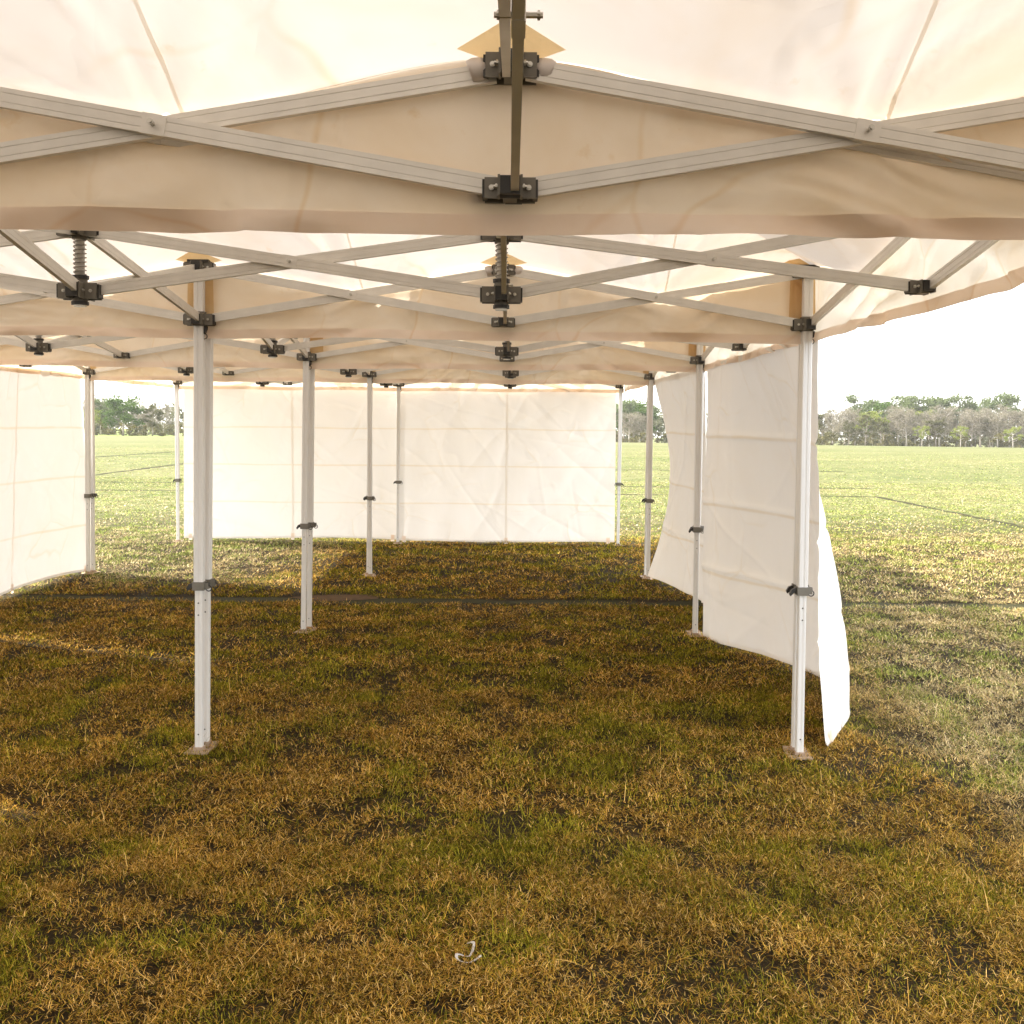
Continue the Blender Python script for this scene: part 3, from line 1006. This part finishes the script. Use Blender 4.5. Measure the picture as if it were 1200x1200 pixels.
def bent(px, py):
    """distance to the dead-turf lines"""
    keep = np.ones(len(px), bool)
    for pts, w in LINES:
        for (x0, y0), (x1, y1) in zip(pts[:-1], pts[1:]):
            dx, dy = x1 - x0, y1 - y0
            t_ = np.clip(((px - x0) * dx + (py - y0) * dy) / (dx * dx + dy * dy), 0, 1)
            dist = np.hypot(px - x0 - t_ * dx, py - y0 - t_ * dy)
            keep &= dist > w * (0.42 + 0.42 * rng.random(len(px)))
    e = np.hypot((px + 1.62) / 0.42, (py - 9.78) / 0.18)
    keep &= (e > 0.75 + 0.4 * rng.random(len(px)))
    return keep

def blades(d0, d1, count, Lr, Wr, three, fade=None):
    d = np.sqrt(rng.random(count) * (d1 * d1 - d0 * d0) + d0 * d0)
    x = (rng.random(count) * 2 - 1) * (0.54 * d + 0.5)
    y = d
    keep = bent(x, y)
    # thin and thick tufts
    tuft = fbm(x * 5.5, y * 5.5, 3)
    keep &= rng.random(count) < np.clip(0.42 + 2.6 * (tuft - 0.36) + 1.6 * (fbm(x * 19, y * 19, 2) - 0.5), 0.20, 1.0)
    if fade:
        keep &= rng.random(count) < ((d1 - d) / (d1 - fade)) ** 1.5
    x, y = x[keep], y[keep]
    n = len(x)
    # colour: patches of green couch grass among straw
    patch = fbm(x * 0.9 + 31, y * 0.9 + 7, 4)
    small = fbm(x * 4.0 + 3, y * 4.0 + 70, 3)
    g = np.clip((patch - 0.5) * 0.9 + (small - 0.5) * 2.0 + 0.38, 0.10, 0.9)
    pick = rng.random(n)
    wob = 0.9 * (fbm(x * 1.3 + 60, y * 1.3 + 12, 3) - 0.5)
    o_ = np.clip(np.maximum(np.maximum((x + wob - 1.9) / 0.8, (y + wob - 14.3) / 1.0), np.maximum((-4.4 - x - wob) / 0.8, np.minimum((-1.9 - x - wob) / 1.2, (y + wob - 10.2) / 1.0))), 0, 1)  # last term paints the back-left sun patch with the open-turf palette
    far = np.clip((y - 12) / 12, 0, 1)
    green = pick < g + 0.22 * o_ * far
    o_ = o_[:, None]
    pal_g = np.array([(0.18, 0.160, 0.012), (0.25, 0.212, 0.018), (0.105, 0.098, 0.009), (0.33, 0.275, 0.032)])
    pal_s = np.array([(0.44, 0.255, 0.056), (0.34, 0.180, 0.030), (0.58, 0.38, 0.125), (0.13, 0.062, 0.010), (0.40, 0.25, 0.034), (0.07, 0.036, 0.008)])
    c = np.where(green[:, None], pal_g[rng.integers(0, 4, n)], pal_s[rng.integers(0, 6, n)])
    # open turf gets a paler, greener palette; it also paints the left bay's sun patch
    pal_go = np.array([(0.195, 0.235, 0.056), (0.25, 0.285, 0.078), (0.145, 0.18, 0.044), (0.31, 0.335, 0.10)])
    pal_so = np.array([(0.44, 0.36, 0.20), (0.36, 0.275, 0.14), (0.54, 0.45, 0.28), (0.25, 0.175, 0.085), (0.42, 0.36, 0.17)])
    c_out_sunlit = np.where(green[:, None], pal_go[rng.integers(0, 4, n)], pal_so[rng.integers(0, 5, n)])
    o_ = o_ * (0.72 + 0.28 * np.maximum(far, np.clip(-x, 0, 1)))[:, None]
    c = c * (1 - o_) + c_out_sunlit * o_
    c = c * (0.45 + 1.2 * rng.random((n, 1)))
    c = c * (0.62 + 0.76 * fbm(x * 3.3 + 8, y * 3.3 + 41, 3))[:, None]
    L = Lr[0] + (Lr[1] - Lr[0]) * rng.random(n) ** 1.6
    W = Wr[0] + (Wr[1] - Wr[0]) * rng.random(n)
    th = np.where(green, R(25) + R(50) * rng.random(n), R(45) + R(43) * rng.random(n))
    ph = rng.random(n) * 2 * np.pi
    ux, uy = np.cos(ph), np.sin(ph)
    sx, sy = -uy * W / 2, ux * W / 2
    th = th + (R(86) - th) * 0.6 * far
    lump = 0.034 * np.clip(fbm(x * 2.6 + 5, y * 2.6 + 90, 3) - 0.36, 0, 0.6) / 0.3      # uneven, tussocky turf
    z0 = gz(x, y) + np.where(green, 0.0, 0.004 + 0.010 * rng.random(n)) + lump * rng.random(n) * (1 - far)
    hx, hz = np.sin(th), np.cos(th)
    curl = 0.35 * rng.random(n)
    if three:
        lm = 0.55
        mxp, myp = x + ux * L * lm * hx * (1 - curl), y + uy * L * lm * hx * (1 - curl)
        mz = z0 + L * lm * (hz + 0.25 * curl)
        txp, typ = x + ux * L * hx, y + uy * L * hx
        tz = z0 + L * np.maximum(hz - curl * 0.3, 0.04)
        co = np.stack([np.stack([x - sx, y - sy, z0], -1), np.stack([x + sx, y + sy, z0], -1),
                       np.stack([mxp - sx * .8, myp - sy * .8, mz], -1), np.stack([mxp + sx * .8, myp + sy * .8, mz], -1),
                       np.stack([txp, typ, tz], -1)], 1).reshape(-1, 3)
        base = np.arange(n) * 5
        tr = np.stack([np.stack([base, base + 1, base + 3], -1), np.stack([base, base + 3, base + 2], -1), np.stack([base + 2, base + 3, base + 4], -1)], 1).reshape(-1, 3)
        k = 5
    else:
        co = np.stack([np.stack([x - sx, y - sy, z0], -1), np.stack([x + sx, y + sy, z0], -1),
                       np.stack([x + ux * L * hx, y + uy * L * hx, z0 + L * hz], -1)], 1).reshape(-1, 3)
        base = np.arange(n) * 3
        tr = np.stack([base, base + 1, base + 2], -1)
        k = 3
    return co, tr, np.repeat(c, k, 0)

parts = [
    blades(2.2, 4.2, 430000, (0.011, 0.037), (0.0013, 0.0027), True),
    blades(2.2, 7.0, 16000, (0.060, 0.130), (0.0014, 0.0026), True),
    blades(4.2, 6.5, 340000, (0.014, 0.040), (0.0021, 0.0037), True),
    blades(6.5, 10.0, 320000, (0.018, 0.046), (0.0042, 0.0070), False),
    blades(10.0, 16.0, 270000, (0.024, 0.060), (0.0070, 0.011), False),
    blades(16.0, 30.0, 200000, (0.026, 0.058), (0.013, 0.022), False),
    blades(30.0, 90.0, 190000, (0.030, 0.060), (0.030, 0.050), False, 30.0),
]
off, cs, ts, tn = 0, [], [], []
for co, tr, tint in parts:
    cs.append(co); ts.append(tr + off); tn.append(tint)
    off += len(co)
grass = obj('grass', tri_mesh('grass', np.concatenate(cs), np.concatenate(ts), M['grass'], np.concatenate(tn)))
tag(grass, 'short matted dry grass, straw and green mixed', 'grass', kind='stuff')

# ------------------------------------------------------------------ far trees
def leaf_cloud(centers, radii, per, size, seed, flat=0.75):
    r_ = np.random.default_rng(seed)
    cs_, rn = [], []
    for c, rad in zip(centers, radii):
        n = per
        p = r_.normal(size=(n, 3)); p /= np.linalg.norm(p, axis=1)[:, None]
        p = p * (r_.random((n, 1)) ** 0.45) * np.array([rad, rad, rad * flat]) + np.array(c)
        a = r_.normal(size=(n, 3)); a /= np.linalg.norm(a, axis=1)[:, None]
        b_ = np.cross(a, r_.normal(size=(n, 3))); b_ /= np.linalg.norm(b_, axis=1)[:, None]
        s = size * (0.6 + 0.8 * r_.random((n, 1)))
        q = np.stack([p - a * s, p + b_ * s * 0.55, p + a * s, p - b_ * s * 0.55], 1)
        cs_.append(q)
        rn.append(np.clip(np.full(n, r_.random()) * 0.55 + 0.45 * r_.random(n), 0, 1))
    q = np.concatenate(cs_); n = len(q)
    base = np.arange(n) * 4
    tr = np.concatenate([np.stack([base, base + 1, base + 2], -1), np.stack([base, base + 2, base + 3], -1)])
    return q.reshape(-1, 3), tr, np.repeat(np.concatenate(rn), 4)

def tree_meshes(kind, seed):
    """a tree of height 1 unit = 1 m scale 8: returns trunk and crown meshes"""
    r_ = random.Random(seed)
    H = 8.0
    b = MB()
    tips = []
    spread = {'gum': 0.30, 'green': 0.34, 'dark': 0.24, 'lime': 0.40, 'bare': 0.26}[kind]
    fork = {'gum': 0.42, 'green': 0.22, 'dark': 0.28, 'lime': 0.30, 'bare': 0.25}[kind]
    lean = (r_.uniform(-0.4, 0.4), r_.uniform(-0.4, 0.4))
    trunk = [(lean[0] * t_ ** 2, lean[1] * t_ ** 2, H * 0.78 * t_) for t_ in (0, 0.2, 0.45, 0.7, 1.0)]
    b.tube(trunk, [0.17, 0.14, 0.11, 0.07, 0.02], 7)
    tips.append(trunk[-1])
    nb = {'gum': 9, 'green': 13, 'dark': 11, 'lime': 9, 'bare': 16}[kind]
    for k in range(nb):
        t_ = fork + (0.98 - fork) * (k + r_.random()) / nb
        z = H * 0.78 * t_
        a = k * 2.4 + r_.uniform(-0.5, 0.5)
        out = H * spread * r_.uniform(0.55, 1.0) * (1.15 - 0.55 * abs(t_ - 0.55))
        up = H * r_.uniform(0.06, 0.20)
        p0 = Vector((lean[0] * t_ ** 2, lean[1] * t_ ** 2, z))
        p1 = p0 + Vector((math.cos(a) * out * 0.55, math.sin(a) * out * 0.55, up * 0.45))
        p2 = p0 + Vector((math.cos(a) * out, math.sin(a) * out, up))
        b.tube([p0, p1, p2], [0.065, 0.045, 0.015], 5)
        tips += [p2, p1 * 0.4 + p2 * 0.6 + Vector((r_.uniform(-.4, .4), r_.uniform(-.4, .4), 0.3))]
        for q in range(4 if kind == 'bare' else 2):
            p3 = p1.lerp(p2, r_.random()) + Vector((r_.uniform(-.8, .8), r_.uniform(-.8, .8), r_.uniform(0.3, 1.3)))
            b.tube([p1, p3], [0.03, 0.01], 4)
            tips.append(p3)
    trunk_me = b.mesh('trunk', M['palebark'] if kind in ('bare', 'lime') else M['bark'], True)
    cen, rad = [], []
    for p in tips:
        cen.append(tuple(p)); rad.append(r_.uniform(0.45, 0.95) * {'gum': 1.3, 'green': 1.3, 'dark': 0.85, 'lime': 1.0, 'bare': 1.05}[kind])
    per = {'gum': 95, 'green': 90, 'dark': 60, 'lime': 60, 'bare': 34}[kind]
    size = {'gum': 0.17, 'green': 0.17, 'dark': 0.15, 'lime': 0.16, 'bare': 0.12}[kind]
    co, tr, rn = leaf_cloud(cen, rad, per, size, seed + 5)
    crown_me = tri_mesh('crown', co, tr, M['leaf_' + kind], rnd=rn)
    return trunk_me, crown_me

TREES = {}
for kind in ('gum', 'green', 'dark', 'lime', 'bare'):
    TREES[kind] = [tree_meshes(kind, hash_) for hash_ in ((11, 23, 37, 52) if kind in ('gum', 'bare') else (11, 23))]

F = 1217.0
def to_x(px, D):
    return (px - 600.0) * D / F

DESC = {'gum': ('gum_tree', 'rounded grey-green gum tree'), 'green': ('leafy_tree', 'leafy dark green tree'), 'dark': ('dark_tree', 'sparse olive-brown tree'),
        'lime': ('yellow_green_tree', 'low yellow-green bushy tree'), 'bare': ('bare_tree', 'bare pinkish-grey twiggy tree')}
ORD = ['first', 'second', 'third', 'fourth', 'fifth', 'sixth', 'seventh', 'eighth', 'ninth', 'tenth', 'eleventh', 'twelfth', 'thirteenth', 'fourteenth', 'fifteenth', 'sixteenth', 'seventeenth', 'eighteenth', 'nineteenth', 'twentieth']
# (pixel column, pixel height above the foot line, distance, kind)
right = [
    (1018, 54, 232, 'gum'), (1060, 54, 236, 'gum'), (1080, 53, 230, 'gum'), (1096, 55, 238, 'gum'), (1122, 55, 234, 'gum'), (1144, 52, 240, 'gum'), (1176, 60, 228, 'gum'), (1038, 46, 226, 'green'), (1197, 46, 230, 'gum'),
    (966, 40, 226, 'dark'), (978, 40, 222, 'bare'), (992, 42, 216, 'bare'), (1004, 36, 220, 'bare'), (1045, 40, 222, 'bare'), (1054, 42, 214, 'bare'), (1064, 44, 210, 'bare'), (1074, 38, 224, 'bare'),
    (1090, 38, 216, 'bare'), (1102, 44, 212, 'bare'), (1110, 40, 220, 'bare'), (1133, 40, 222, 'bare'), (1140, 38, 212, 'bare'), (1150, 42, 214, 'bare'), (1161, 42, 218, 'bare'), (1170, 38, 210, 'bare'), (1184, 44, 220, 'bare'), (1203, 40, 216, 'bare'),
    (997, 26, 206, 'dark'), (1016, 34, 204, 'dark'), (1034, 32, 206, 'dark'), (1098, 34, 210, 'dark'), (1164, 36, 212, 'dark'),
    (1082, 24, 202, 'lime'), (1127, 24, 203, 'lime'), (1188, 24, 201, 'lime'), (1024, 40, 214, 'lime'), (1080, 42, 224, 'lime'),
]
left = [
    (152, 43, 203, 'green'), (186, 34, 206, 'dark'), (112, 42, 224, 'bare'), (126, 42, 228, 'bare'), (136, 38, 222, 'gum'), (116, 30, 206, 'lime'), (170, 36, 224, 'bare'), (199, 36, 226, 'bare'), (180, 30, 214, 'bare'),
]
midgap = [(735, 46, 222, 'gum'), (746, 45, 226, 'green'), (757, 42, 230, 'gum'), (741, 34, 208, 'bare'), (753, 32, 210, 'bare')]

def plant(lst, where):
    count = {}
    for px, hp, D, kind in sorted(lst):
        k = count.get(kind, 0); count[kind] = k + 1
        nm, desc = DESC[kind]
        tot = sum(1 for t_ in lst if t_[3] == kind)
        lab = f'{desc} {where}' if tot == 1 else f'{ORD[k]} {desc} from left {where}'
        x = to_x(px, D)
        root = empty(nm, (x, D, float(gz(x, D)) - 0.1), random.uniform(0, 6.28))
        h = hp * D / F
        vs_ = TREES[kind]
        tm, cm = vs_[random.randrange(len(vs_))]
        s = h / 7.4
        w = s * random.uniform(0.95, 1.2) * (1.25 if kind == 'green' else 1.0)
        root.scale = (w, w, s)
        obj('trunk', tm, root); obj('crown', cm, root)
        tag(root, lab, 'tree', 'trees along the far edge of the field')
plant(right, 'in tree line right of curtains')
plant(left, 'in gap between left curtains')
plant(midgap, 'in gap right of far curtain')

def mass(name, label, x0, x1, D0, D1, n, h0, h1, per, size, mat, seed):
    r_ = np.random.default_rng(seed)
    cx = x0 + (x1 - x0) * r_.random(n)
    cy = D0 + (D1 - D0) * r_.random(n)
    top = h0 + (h1 - h0) * (0.55 * fbm(cx * 0.035 + seed, cx * 0 + 4.4, 3) + 0.45 * r_.random(n))
    cz = gz(cx, cy) + top * r_.random(n)
    rad = 0.30 * top * (0.6 + 0.6 * r_.random(n))
    co, tr, rn = leaf_cloud(list(zip(cx, cy, cz)), rad, per, size, seed, 0.8)
    o = obj(name, tri_mesh(name, co, tr, mat, rnd=rn))
    return tag(o, label, 'trees' if 'wood' in name else 'scrub', kind='stuff')
mass('distant_wood', 'pale hazy mass of trees far behind the field', -220, 240, 238, 276, 1500, 4.5, 9.5, 60, 0.42, M['leaf_wood'], 5)
mass('scrub', 'low dry scrub along the far field edge', -200, 220, 203, 236, 1700, 0.9, 3.8, 36, 0.24, M['leaf_scrub'], 9)

# ------------------------------------------------------------------ the pale air of the far field
hz = MB().box((0, 190, 6.25), (900, 500, 22.5)).mesh('haze', [])
hm, ht = newmat('pale_air')
ho = N(ht, 'ShaderNodeOutputMaterial')
pv = N(ht, 'ShaderNodeVolumePrincipled')
pv.inputs['Color'].default_value = (1.0, 0.985, 0.95, 1)
pv.inputs['Density'].default_value = 0.00025
pv.inputs['Anisotropy'].default_value = 0.0
ht.links.new(pv.outputs[0], ho.inputs['Volume'])
hz.materials.append(hm)
haze = obj('haze', hz)
tag(haze, 'thin pale haze over the field', 'haze', kind='stuff')
